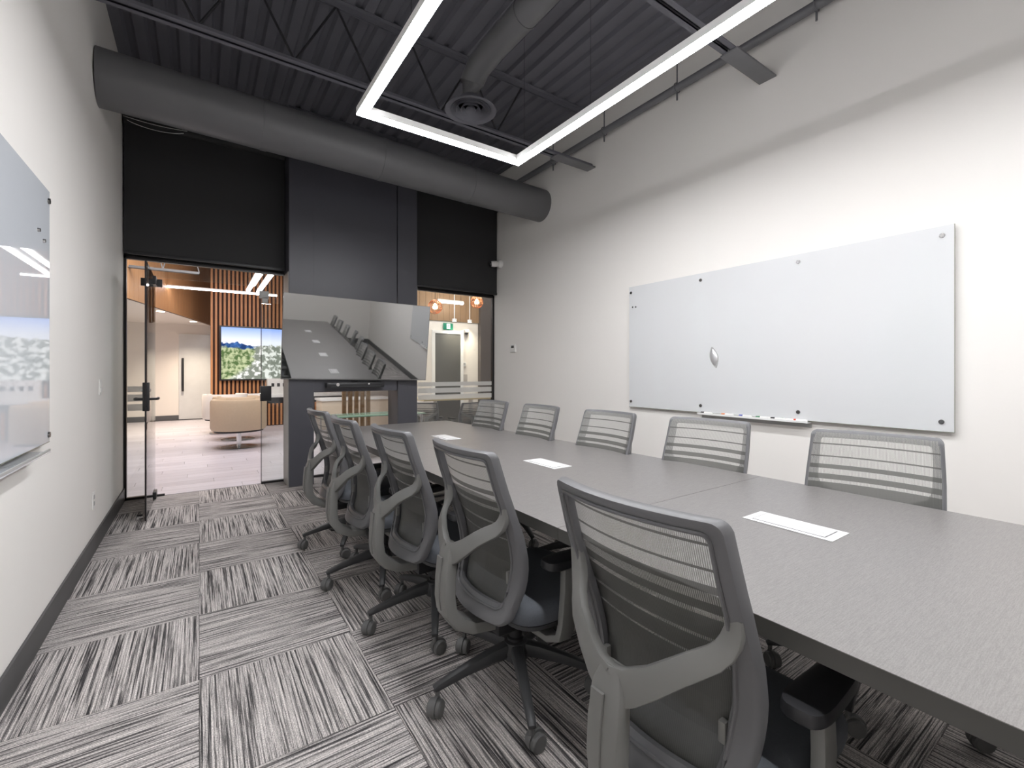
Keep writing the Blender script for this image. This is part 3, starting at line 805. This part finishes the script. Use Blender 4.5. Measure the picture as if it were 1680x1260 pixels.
def make_chair():
    root = empty('office_chair')
    # --- back frame
    O, I = frame_loops()
    g = G(); R = []
    for (yo, zo), (yi, zi) in zip(O, I):
        d = Vector((yi - yo, zi - zo)); L_ = d.length; d.normalize()
        def P(t, dx):
            y = yo + d.x * t * L_; z = zo + d.y * t * L_
            return Vector((bx(y, z) + dx, y, z))
        th = .018
        R.append([P(0, -th * .25), P(.12, -th * .9), P(.30, -th), P(.80, -th * .85), P(1, -th * .35), P(1, th * .35), P(.85, th), P(.2, th), P(0, th * .6)])
    g.rings(R, closed=True)
    bf = g.obj('back_frame', frame_plastic, root)
    # a proud inner lip around the lower opening
    g = G(); pts = [(bx(y, z) - .016, y, z) for (y, z) in [(a[0] * .5 + b[0] * .5, a[1] * .5 + b[1] * .5) for a, b in zip(O, I)] if z < .60]
    half_ = sorted([p for p in pts if p[1] >= 0], key=lambda p: -p[2]); other = sorted([p for p in pts if p[1] < 0], key=lambda p: p[2])
    g = G(); LP = []
    for (yo, zo), (yi, zi) in zip(O, I):
        y, z = yo + (yi - yo) * .80, zo + (zi - zo) * .80
        LP.append((bx(y, z) - .0165, y, z))
    g.tube(LP, .0045, 6, closed=True); g.obj('frame_lip', frame_plastic, bf)
    # --- mesh panel with woven bands
    bands = [(.654, .38), (.705, .660), (.765, .714), (.800, .778), (.841, .823), (.879, .873), (.933, .927)]
    zs = [.388, .40, .415, .436, .50, .57, .62] + sorted([z for b in bands for z in b if z > .43]) + [.952, .972, .980]
    zs = sorted(set(zs))
    g = G(); ny = 12; rows = []
    for z in zs:
        wi = lerp(WT, z) - .013
        if z < .43: wi -= (.43 - z) ** 2 * 22
        if z > .97: wi -= .006
        rows.append([(bx(wi * (2 * k / ny - 1), z) + .0195, wi * (2 * k / ny - 1), z) for k in range(ny + 1)])
    for a in range(len(rows) - 1):
        zc = (zs[a] + zs[a + 1]) / 2
        g.mi = 1 if any(b[1] < zc < b[0] for b in bands) else 0
        for k in range(ny): g.quad(rows[a][k], rows[a][k + 1], rows[a + 1][k + 1], rows[a + 1][k])
    g.obj('mesh_back', [open_mesh, band_mesh], root)
    # --- y-shaped rear support
    g = G()
    for s in (-1, 1):
        arm = [(-.298, s * .012, .602), (-.292, s * .045, .615), (-.278, s * .09, .645), (-.258, s * .135, .682), (-.236, s * .162, .702), (-.216, s * .181, .715), (-.202, s * .195, .731), (-.195, s * .204, .751), (-.193, s * .210, .774), (-.196, s * .212, .800)]
        g.sweep(arm, [(.085, .026), (.070, .026), (.058, .024), (.052, .024), (.050, .024), (.048, .024), (.045, .024), (.042, .024), (.038, .022), (.034, .018)], ref=(1, 0, 0), ch=.25)
    sp = [(-.290, 0, .640), (-.301, 0, .595), (-.310, 0, .52), (-.313, 0, .45), (-.305, 0, .395), (-.272, 0, .348), (-.215, 0, .318), (-.12, 0, .305), (-.06, 0, .30)]
    g.sweep(sp, [(.05, .03), (.082, .040), (.088, .046), (.088, .048), (.088, .050), (.090, .050), (.10, .046), (.11, .04), (.11, .04)], ref=(0, 1, 0) if False else (1, 0, .4), ch=.25)
    ys = g.obj('back_support', support_plastic, root)
    g = G(); g.sweep([(-.327, .014, .59), (-.3345, .014, .52), (-.3375, .014, .45), (-.330, .014, .40)], (.034, .008), ref=(1, 0, .2)); g.obj('spine_rib', support_plastic, ys)
    g = G(); g.tube([(-.2765, -.086 + .011 * math.cos(a), .638 + .011 * math.sin(a)) for a in [k * 2 * PI / 16 for k in range(16)]], .0009, 5, closed=True); g.obj('badge', dark_plastic, ys)
    for s in (-1, 1):
        G().box(-.150, -.132, s * .158 - .008, s * .158 + .008, .505, .550, .004).obj('lumbar_tab', support_plastic, root)
    # --- seat
    bm = bmesh.new(); bmesh.ops.create_grid(bm, x_segments=12, y_segments=12, size=1); bm.free()
    g = G(); R = []
    def outline(scale, dz, x_c=.10):
        P = []
        for k in range(36):
            a = 2 * PI * k / 36; c_, s_ = math.cos(a), math.sin(a); e = .42
            X = math.copysign(abs(c_) ** e, c_) * .245 * scale; Y = math.copysign(abs(s_) ** e, s_) * .250 * scale
            fz = -.022 * max(0, (X - .12) / .12) ** 2 if X > .12 else 0
            P.append((x_c + X, Y, dz + fz))
        return P
    for sc_, dz in ((.93, .362), (.985, .368), (1.0, .385), (1.0, .405), (.975, .422), (.93, .430), (.8, .434), (.5, .431), (.12, .430)): R.append(outline(sc_, dz))
    g.rings(R); st = g.obj('seat', seat_fabric, root)
    g = G(); g.rings([outline(.86, .338), outline(.95, .345), outline(.965, .362)]); g.obj('seat_shell', dark_plastic, root)
    # --- mechanism and column
    me = G().box(-.13, .13, -.075, .075, .268, .335, .012).obj('tilt_mechanism', black_plastic, root)
    g = G(); g.tube([(.02, -.07, .30), (.03, -.20, .305), (.03, -.25, .31)], [.007, .006, .009], 10); g.obj('lever', black_plastic, me)
    G().lathe([(.034, .155), (.034, .20), (.027, .205), (.027, .275)], 24).obj('gas_column', black_plastic, root)
    # --- arms
    for s in (-1, 1):
        ar = empty('armrest', (0, s * .262, 0)); ar.parent = root
        g = G(); R = []
        for sc_, dz in ((.88, .570), (1, .576), (1.0, .590), (.95, .600), (.75, .603), (.2, .603)):
            P = []
            for k in range(28):
                a = 2 * PI * k / 28; c_, s_ = math.cos(a), math.sin(a); e = .55
                X = math.copysign(abs(c_) ** e, c_) * .128; Y = math.copysign(abs(s_) ** e, s_) * (.042 - .006 * (X / .128))
                P.append((.065 + X * (1 - (1 - sc_) * .4), Y * sc_, dz))
            R.append(P)
        g.rings(R); g.obj('arm_pad', black_plastic, ar)
        g = G(); g.sweep([(.045, s * .005, .572), (.040, s * .010, .48), (.030, s * .010, .36), (.022, s * .002, .315), (.015, -s * .045, .298), (.01, -s * .18, .298)],
                         [(.030, .058), (.030, .062), (.028, .066), (.028, .07), (.026, .075), (.026, .08)], ref=(1, 0, 0), ch=.22)
        g.obj('arm_post', support_plastic, ar)
        G().box(.028, .068, -.012, .012, .46, .572, .004).obj('arm_slider', black_plastic, ar)
    # --- star base
    sb = G().lathe([(.02, .115), (.05, .12), (.056, .15), (.046, .186), (.035, .19), (.02, .19)], 24).obj('star_base', dark_plastic, root)
    for k in range(5):
        a = k * 2 * PI / 5; c_, s_ = math.cos(a), math.sin(a)
        g = G(); rs = [(.03, .158, .050, .058), (.10, .150, .044, .052), (.20, .130, .038, .040), (.29, .106, .032, .030), (.325, .096, .030, .026), (.338, .090, .026, .018)]
        g.sweep([(c_ * r_, s_ * r_, z_) for r_, z_, _, _ in rs], [(w2_, h2_) for _, _, w2_, h2_ in rs], ref=(0, 0, 1)); g.obj('leg', dark_plastic, sb)
        cz = empty('caster_stub') if False else None
        g = G(); b_ = a + random.choice([.5, -.7, 1.1, 2.3])
        wx, wy = math.cos(b_), math.sin(b_); tx, ty = -wy, wx
        px, py = c_ * .325 + tx * .018, s_ * .325 + ty * .018
        g.cyl((c_ * .325, s_ * .325, .045), (c_ * .325, s_ * .325, .09), .009, 10)
        for q in (-1, 1):
            A = Vector((px + wx * .006 * q, py + wy * .006 * q, .031)); B = Vector((px + wx * .026 * q, py + wy * .026 * q, .031))
            dd = (B - A).normalized()
            g.tube([A, A + dd * .002, B - dd * .005, B], [.026, .0305, .0305, .026], 20)
        g.tube([Vector((px - wx * .007, py - wy * .007, .034)), Vector((px + wx * .007, py + wy * .007, .034))], .035, 16)
        g.obj('caster', caster_plastic, sb)
    return root
proto = make_chair()
near_ch = [(.757, .676, 1.2, 12, 'nearest high-backed mesh office chair on the left side of the table'),
           (.786, 1.498, .4, 172, 'second nearest mesh office chair on the left side of the table'),
           (.745, 2.150, 2.4, 170, 'middle mesh office chair of the five on the left side of the table'),
           (.683, 2.765, .8, 176, 'fourth mesh office chair from the camera on the left side of the table'),
           (.681, 3.458, 3.4, 168, 'farthest mesh office chair on the left side, in front of the dark pillar')]
far_ch = [(2.442, .749, 190.3, 72, 'nearest mesh office chair on the right side, below the right corner of the whiteboard'),
          (2.399, 1.500, 188.4, 15, 'second nearest mesh office chair on the right side, below the marker tray'),
          (2.322, 2.181, 180.6, 40, 'middle mesh office chair on the right side, below the left end of the whiteboard'),
          (2.288, 2.889, 178.6, 5, 'fourth mesh office chair on the right side, against the bare wall'),
          (2.283, 3.60, 182.0, 55, 'farthest mesh office chair on the right side, against the glass'),
          (2.42, -.02, 184, 20, 'right-side mesh office chair beside the camera, seen mostly in the television reflection'),
          (2.40, -.80, 180, 30, 'second of the right-side office chairs reflected in the television only'),
          (2.40, -1.55, 183, 44, 'last of the right-side office chairs reflected in the television only')]
for n_, (tx, ty, yaw, brot, lab) in enumerate(near_ch + far_ch):
    o = proto if n_ == 0 else copy_tree(proto)
    a = math.radians(yaw)
    # (tx, ty) is where the middle of the top rail stands; the base centre is .287 m in front of it
    o.location = (tx + .262 * math.cos(a), ty + .262 * math.sin(a), 0)
    o.rotation_euler = (0, 0, a)
    tag(o, lab, 'office chair', 'mesh office chairs around the conference table')
    for c in o.children:
        if c.name.startswith('star_base'): c.rotation_euler = (0, 0, math.radians(brot) if n_ < 5 else math.radians(brot))

# ------------------------------------------------------------------ lobby beyond the glass
LB0, LB1, LXa, LXb = YB + .02, 15.0, -3.2, 8.5
lf = G().box(LXa, LXb, LB0, LB1, -.1, -.006).obj('floor_lobby', mat('lobby_slab', (.3, .28, .27), .8), kind='structure')
pl = G().box(-.598, .598, -.0985, .0985, -.006, 0)
p0 = pl.obj('floor_plank', vinyl_plank, lf, smooth=False)
first = True
for j in range(45):
    y = LB0 + .1 + j * .2
    offx = (j * .47) % 1.2
    xa, xb = (-2.6, 3.0) if y < 9.2 else (-2.2, 2.6)
    if y > 14.6: break
    x = xa + offx
    while x < xb:
        o = p0 if first else p0.copy()
        if not first: COL.objects.link(o); o.parent = lf
        first = False
        o.location = (x, y, 0); x += 1.2
G().box(3.2, LXb, LB0, LB1, -.006, -.001).box(LXa, -2.0, LB0, LB1, -.006, -.0015).obj('floor_field', vinyl_plank, lf, smooth=False, kind='stuff')
BX('wall_far_back', lobby_paint, LXa, LXb, LB1 - .3, LB1 - .15, 0, 4.3, kind='structure')
BX('wall_far_left', lobby_paint, LXa - .1, LXa, LB0, LB1, 0, 4.3, kind='structure')
BX('wall_far_right', lobby_paint, LXb, LXb + .1, LB0, LB1, 0, 4.3, kind='structure')
BX('baseboard_far', mat('lobby_base', (.10, .10, .105), .5), LXa, .22, LB1 - .315, LB1 - .3, 0, .13, kind='structure')
BX('ceiling_lobby', mat('lobby_ceiling', (.42, .26, .16), .6), LXa, LXb, LB0, LB1, 4.15, 4.25, kind='structure')
# diagonal wood fascia with soffit, between two points
A, B = Vector((-1.75, 7.3, 0)), Vector((.30, 14.69, 0))
D = (B - A).normalized(); Nn = Vector((D.y, -D.x, 0)); Lf = (B - A).length
fa = empty('trim_1', A, math.atan2(D.y, D.x), kind='structure')
n = 46; wdt = Lf / n
bdm = G().box(0.002, wdt - .004, -.02, 0, 2.5, 4.15)
b0 = bdm.obj('fascia_board', wood_panel, fa, smooth=False)
for k in range(1, n):
    c = b0.copy(); COL.objects.link(c); c.parent = fa; c.location = (k * wdt, 0, 0)
G().box(0, Lf, 0, .04, 2.5, 4.15).obj('fascia_backing', wood_dark, fa, smooth=False)
G().box(0, Lf, .04, 3.0, 2.5, 2.54).obj('soffit', lobby_paint, fa, smooth=False)
for k, (t, lab) in enumerate(((.60, 'round warm downlight at the edge of the soffit, left of the pair'), (.86, 'round warm downlight at the edge of the soffit beside the slat wall'))):
    p = A + D * (Lf * t) - Nn * .14
    o = G().tube([(0, 0, 0), (0, 0, -.006)], .07, 20).obj('downlight', downlight_disc, loc=(p.x, p.y, 2.499)); tag(o, lab, 'downlight', 'warm downlights in the lobby soffit')
    l = bpy.data.lights.new('downlight_lamp', 'SPOT'); l.energy = 300; l.color = (1, .84, .66); l.spot_size = 2.2; l.spot_blend = 1; l.shadow_soft_size = .06
    lo = bpy.data.objects.new('downlight_lamp', l); COL.objects.link(lo); lo.location = (p.x, p.y, 2.48)
# white door with bar handle on the back wall
dd = empty('door_3', (-.02, LB1 - .3, 0), kind='structure')
G().box(-.42, .70, -.03, 0, .02, 2.25, .004).obj('door_leaf', mat('pale_door', (.72, .73, .72), .3), dd)
G().box(-.36, -.31, -.09, -.06, .75, 1.62, .006).obj('bar_handle', black_plastic, dd)
for zz in (.9, 1.5): G().cyl((-.335, -.06, zz), (-.335, -.03, zz), .012, 10).obj('handle_post', black_plastic, dd)
# slatted feature wall
SW0, SW1, SY = .215, 3.1, 12.6
sl = empty('wall_slatted', (SW0, SY, 0), kind='structure')
G().box(0, SW1 - SW0, .03, .15, 0, 4.15).obj('backing', wood_dark, sl, smooth=False)
sm = G().box(0, .042, -.02, .03, 0, 4.15).obj('slat', wood_slat, sl, smooth=False)
k = 1
while k * .085 < SW1 - SW0:
    c = sm.copy(); COL.objects.link(c); c.parent = sl; c.location = (k * .085, 0, 0); k += 1
# lobby display
ld = empty('wall_display', (.42, 12.5, 1.09), 0, 'large lit display on the slatted lobby wall showing a green rocky landscape', 'television')
G().box(-.035, 2.22, 0, .06, -.035, 1.245, .004).obj('frame', black_plastic, ld)
G().box(0, 2.18, -.004, .0, 0, 1.21).obj('screen', landscape, ld, smooth=False)
# lobby linear lights
ll = empty('lobby_linear_light', (.4, 11.6, 2.98), 0, 'thin suspended white light line crossing in front of the lobby slat wall', 'ceiling light')
G().box(-1.0, 1.06, -.02, .02, 0, .025).obj('diffuser', lobby_diffuser, ll, smooth=False); G().box(-1.0, 1.06, -.022, .022, .025, .05).obj('housing', white_metal, ll, smooth=False)
for xx, lab in ((.86, 'left of two parallel glowing light bars near the lobby slat wall'), (1.06, 'right of two parallel glowing light bars near the lobby slat wall')):
    o = empty('lobby_linear_light', (xx, 10.2, 2.98), 0, lab, 'ceiling light', 'parallel lobby light bars')
    G().box(-.033, .033, -1.3, 1.1, 0, .03).obj('diffuser', lobby_diffuser, o, smooth=False); G().box(-.035, .035, -1.3, 1.1, .03, .06).obj('housing', white_metal, o, smooth=False)
    for yy in (-1.1, .9): G().cyl((0, yy, .06), (0, yy, 1.17), .003, 6).obj('suspension_cable', dark_chrome, o)
lj = joist('steel_joist', 10.0, -1.05, .0, 3.02, 4.15, 'grey open web joist in the lobby above the glass door', pitch=.525, m=pipe_steel)
# barrel chairs
def barrel(x, y, rz, m, lab, base=True):
    r = empty('barrel_chair', (x, y, 0), rz, lab, 'lounge chair', 'swivel barrel chairs in the lobby')
    g = G(); n = 30; R = []
    for k in range(n + 1):
        a = math.radians(-140 + 280 * k / n) + PI
        c_, s_ = math.cos(a), math.sin(a)
        R.append([(c_ * ro_, s_ * ro_, z_) for ro_, z_ in ((.39, .30), (.41, .34), (.41, .76), (.395, .80), (.34, .80), (.33, .76), (.33, .34), (.34, .30))])
    g.rings(R); g.obj('shell', m, r)
    G().lathe([(.30, .29), (.32, .32), (.32, .44), (.28, .47), (.05, .475)], 28).obj('seat_cushion', cream_leather, r)
    G().lathe([(.36, .27), (.36, .30), (.1, .30)], 28).obj('under_plate', black_plastic, r)
    G().lathe([(.035, .015), (.035, .28)], 16).obj('pedestal', chrome, r)
    G().lathe([(.28, 0), (.28, .008), (.25, .014), (.06, .02)], 32).obj('base_disc', dark_chrome, r)
    return r
barrel(.55, 8.9, math.radians(80), beige_leather, 'beige leather barrel chair on a round chrome base, nearest the glass')
barrel(.60, 9.95, math.radians(100), beige_leather, 'beige barrel chair half hidden behind the nearest barrel chair')
barrel(.45, 11.2, math.radians(95), cream_leather, 'cream barrel chair in the back, below the lobby display')
# console below the display
co = empty('media_console', (1.75, 12.2, 0), 0, 'slatted wooden media console with white top below the lobby display', 'console')
G().box(-.85, 1.3, -.25, .36, .66, .74, .004).obj('top', white_metal, co)
G().box(-.80, 1.25, -.20, .34, .52, .66).obj('recess', black_plastic, co, smooth=False)
G().box(-.85, 1.3, -.20, .34, 0, .52).obj('carcass', wood_dark, co, smooth=False)
s0 = G().box(-.85, -.81, -.235, -.20, 0.02, .52).obj('slat', wood_slat, co, smooth=False)
for k in range(1, 26):
    c = s0.copy(); COL.objects.link(c); c.parent = co; c.location = (k * .085, 0, 0)
pb = empty('device_box', (1.62, 12.15, .74), 0, 'white device with a row of dark ports on the media console', 'device')
G().box(-.3, .45, -.1, .1, 0, .36, .005).obj('case', white_plastic, pb)
for k in range(5): G().box(-.22 + k * .12, -.16 + k * .12, -.104, -.099, .17, .25).obj('port', black_plastic, pb, smooth=False)

# right part of the lobby
rw = BX('wall_far_partition', lobby_paint, 3.55, 5.30, 9.1, 9.2, 0, 2.38, kind='structure')
wpn = empty('trim_2', (3.3, 9.1, 2.38), kind='structure')
b1 = G().box(0, .136, -.02, .04, 0, 1.77).obj('wood_board', wood_panel_brown, wpn, smooth=False)
for k in range(1, 15):
    c = b1.copy(); COL.objects.link(c); c.parent = wpn; c.location = (k * .140, 0, 0)
dk = BX('wall_far_column', mat('brown_column', (.10, .085, .08), .4), 5.31, 5.75, 9.0, 9.3, 0, 4.15, kind='structure')
dr = empty('door_4', (4.21, 9.1, 0), kind='structure')
G().box(0, .62, -.03, 0, .01, 2.10, .003).obj('door_leaf', door_grey, dr)
G().box(-.07, -.001, -.04, -.001, 0, 2.10).box(.621, .69, -.04, -.001, 0, 2.10).box(-.07, .69, -.04, -.001, 2.1005, 2.17).obj('door_frame', white_metal, dr)
G().tube([(.06, -.03, 1.02), (.06, -.07, 1.02), (.15, -.075, 1.02)], .01, 8).obj('lever_handle', chrome, dr)
es = empty('exit_sign', (4.52, 9.08, 2.19), 0, 'green exit sign with white running figure above the dark lobby door', 'exit sign')
G().box(-.115, .115, -.03, 0, 0, .14, .003).obj('case', sign_green, es)
G().box(-.042, .042, -.033, -.03, .015, .125).obj('white_panel', sign_white, es, smooth=False)
g = G(); g.cyl((.008, -.036, .108), (.008, -.033, .108), .009, 10)
for a_, b_ in (((.004, .095), (-.004, .06)), ((-.004, .06), (.018, .045)), ((.018, .045), (.014, .022)), ((-.004, .06), (-.014, .04)), ((-.014, .04), (-.030, .032)), ((.002, .09), (.024, .075)), ((.002, .09), (-.02, .078))):
    g.sweep([(a_[0], -.0345, a_[1]), (b_[0], -.0345, b_[1])], (.003, .008), ref=(1, 0, .01) if abs(a_[0] - b_[0]) < abs(a_[1] - b_[1]) else (0, 0, 1))
g.obj('running_figure', sign_green, es)
for xx, lab in ((4.60, 'bright downlight over the lobby exit sign'), (4.98, 'bright downlight right of the lobby exit sign')):
    o = G().tube([(0, 0, 0), (0, 0, -.05)], .05, 18).obj('downlight', white_metal, loc=(xx, 8.92, 2.42)); tag(o, lab, 'downlight', 'downlights over the lobby door')
    G().tube([(0, 0, -.05), (0, 0, -.054)], .042, 18).obj('lens', downlight_disc, o)
    G().cyl((0, 0, 0), (0, 0, 1.73), .008, 8).obj('stem', white_metal, o)
    l = bpy.data.lights.new('downlight_lamp', 'SPOT'); l.energy = 35; l.color = (1, .87, .68); l.spot_size = 2.0; l.spot_blend = 1; l.shadow_soft_size = .04
    lo = bpy.data.objects.new('downlight_lamp', l); COL.objects.link(lo); lo.location = (xx, 8.92, 2.35)
dc = empty('dome_camera', (4.98, 9.06, 2.15), 0, 'white dome camera on the lobby wall right of the exit sign', 'camera')
G().lathe([(.03, .06), (.055, .06), (.06, .02), (.045, -.01)], 18).obj('mount', white_plastic, dc); G().lathe([(.045, -.01), (.04, -.035), (.015, -.052)], 18).obj('dome', black_plastic, dc)
kp2 = empty('access_keypad', (4.93, 9.1, 1.38), 0, 'small square access keypad on the lobby wall beside the dark door', 'keypad')
G().box(-.05, .05, -.025, 0, 0, .10, .004).obj('body', white_plastic, kp2); G().box(-.03, .03, -.028, -.024, .04, .08).obj('display', grey_trim, kp2)
no_ = empty('wall_notice', (4.96, 9.1, .98), 0, 'pale grey notice sheet on the lobby wall below the keypad', 'notice')
G().box(-.06, .06, -.004, 0, 0, .22).obj('sheet', mat('notice_paper', (.5, .47, .45), .7), no_)
lr = empty('lobby_linear_light', (4.42, 8.75, 2.72), 0, 'short glowing light bar in the lobby above the right window', 'ceiling light')
G().box(-.30, .30, -.03, .03, 0, .04).obj('diffuser', lobby_diffuser, lr, smooth=False); G().box(-.30, .30, -.032, .032, .04, .07).obj('housing', white_metal, lr, smooth=False)
for cx_ in (-.25, .25): G().cyl((cx_, 0, .07), (cx_, 0, 1.40), .003, 6).obj('suspension_cable', dark_chrome, lr)
# pendants
def pendant(x, y, z, lab, lit):
    r = empty('pendant_lamp', (x, y, z), 0, lab, 'pendant lamp', 'copper wire pendant lamps')
    g = G()
    for k in range(10):
        a = k * PI / 10
        g.tube([(.12 * math.cos(a) * math.cos(t), .12 * math.sin(a) * math.cos(t), .12 * math.sin(t)) for t in [q * 2 * PI / 18 for q in range(18)]], .005, 5, closed=True)
    for zz in (-.06, 0, .06):
        rr = math.sqrt(.12 ** 2 - zz ** 2); g.tube([(rr * math.cos(t), rr * math.sin(t), zz) for t in [q * 2 * PI / 20 for q in range(20)]], .005, 5, closed=True)
    g.obj('wire_shade', copper, r)
    G().lathe([(.01, -.05), (.04, -.03), (.045, 0), (.03, .04), (.015, .06)], 16).obj('bulb', warm_bulb, r)
    G().cyl((0, 0, .06), (0, 0, 4.15 - z), .004, 6).obj('cord', black_plastic, r)
pendant(3.32, 7.15, 2.37, 'glowing copper wire pendant left in the right window', True)
pendant(4.40, 7.6, 2.60, 'copper wire pendant partly hidden by the right roller shade', True)
# meeting table and chairs in the lobby
mt = empty('lobby_table', (4.35, 8.2, 0), 0, 'pale wood table on a white pedestal leg seen through the right window', 'table')
G().box(-.95, .75, -.4, .4, .715, .75, .004).obj('table_top', wood_light, mt)
for xx in (-.55, .25):
    G().box(xx - .035, xx + .035, -.03, .03, .05, .715, .003).obj('leg', white_metal, mt)
    G().box(xx - .03, xx + .03, -.33, .33, .0, .05, .006).obj('foot', white_metal, mt)
for (x_, y_, rz_, lab) in ((3.45, 7.75, 60, 'dark office chair at the left end of the lobby table'), (4.0, 7.35, 95, 'dark office chair in front of the lobby table')):
    o = copy_tree(proto); o.location = (x_, y_, 0); o.rotation_euler = (0, 0, math.radians(rz_)); o.scale = (.9, .9, .72)
    tag(o, lab, 'office chair', 'office chairs at the lobby table')
# louvre posts and low cabinet seen under the television
lv = empty('louvre_screen', (2.05, 8.2, 0), 0, 'row of five brown vertical louvre posts seen below the television', 'screen')
for k in range(5): G().box(k * .105, k * .105 + .06, -.03, .03, .04, 1.45, .003).obj('post', brown_post, lv)
G().box(-.03, .51, -.05, .05, 0, .04, .003).obj('base_rail', brown_post, lv)
G().box(-.03, .51, -.05, .05, 1.45, 1.49, .003).obj('top_rail', brown_post, lv)
gd = empty('glass_side_table', (2.2, 7.0, 0), 0, 'glass-topped low table seen below the television between the pillars', 'table')
G().box(-.75, .75, -.3, .3, .60, .612, .002).obj('glass_top', mat('green_glass', (.25, .42, .33), .1), gd)
for xx, yy in ((-.7, -.25), (.7, -.25), (-.7, .25), (.7, .25)): G().cyl((xx, yy, 0), (xx, yy, .60), .014, 10).obj('leg', chrome, gd)
lc = empty('reception_desk', (3.2, 10.8, 0), 0, 'pale beige reception desk behind the louvre posts', 'desk')
G().box(-1.0, .5, -.3, .3, 0, .62, .005).obj('body', mat('desk_beige', (.72, .62, .50), .45), lc); G().box(-1.03, .53, -.33, .33, .62, .67, .004).obj('counter', white_metal, lc)
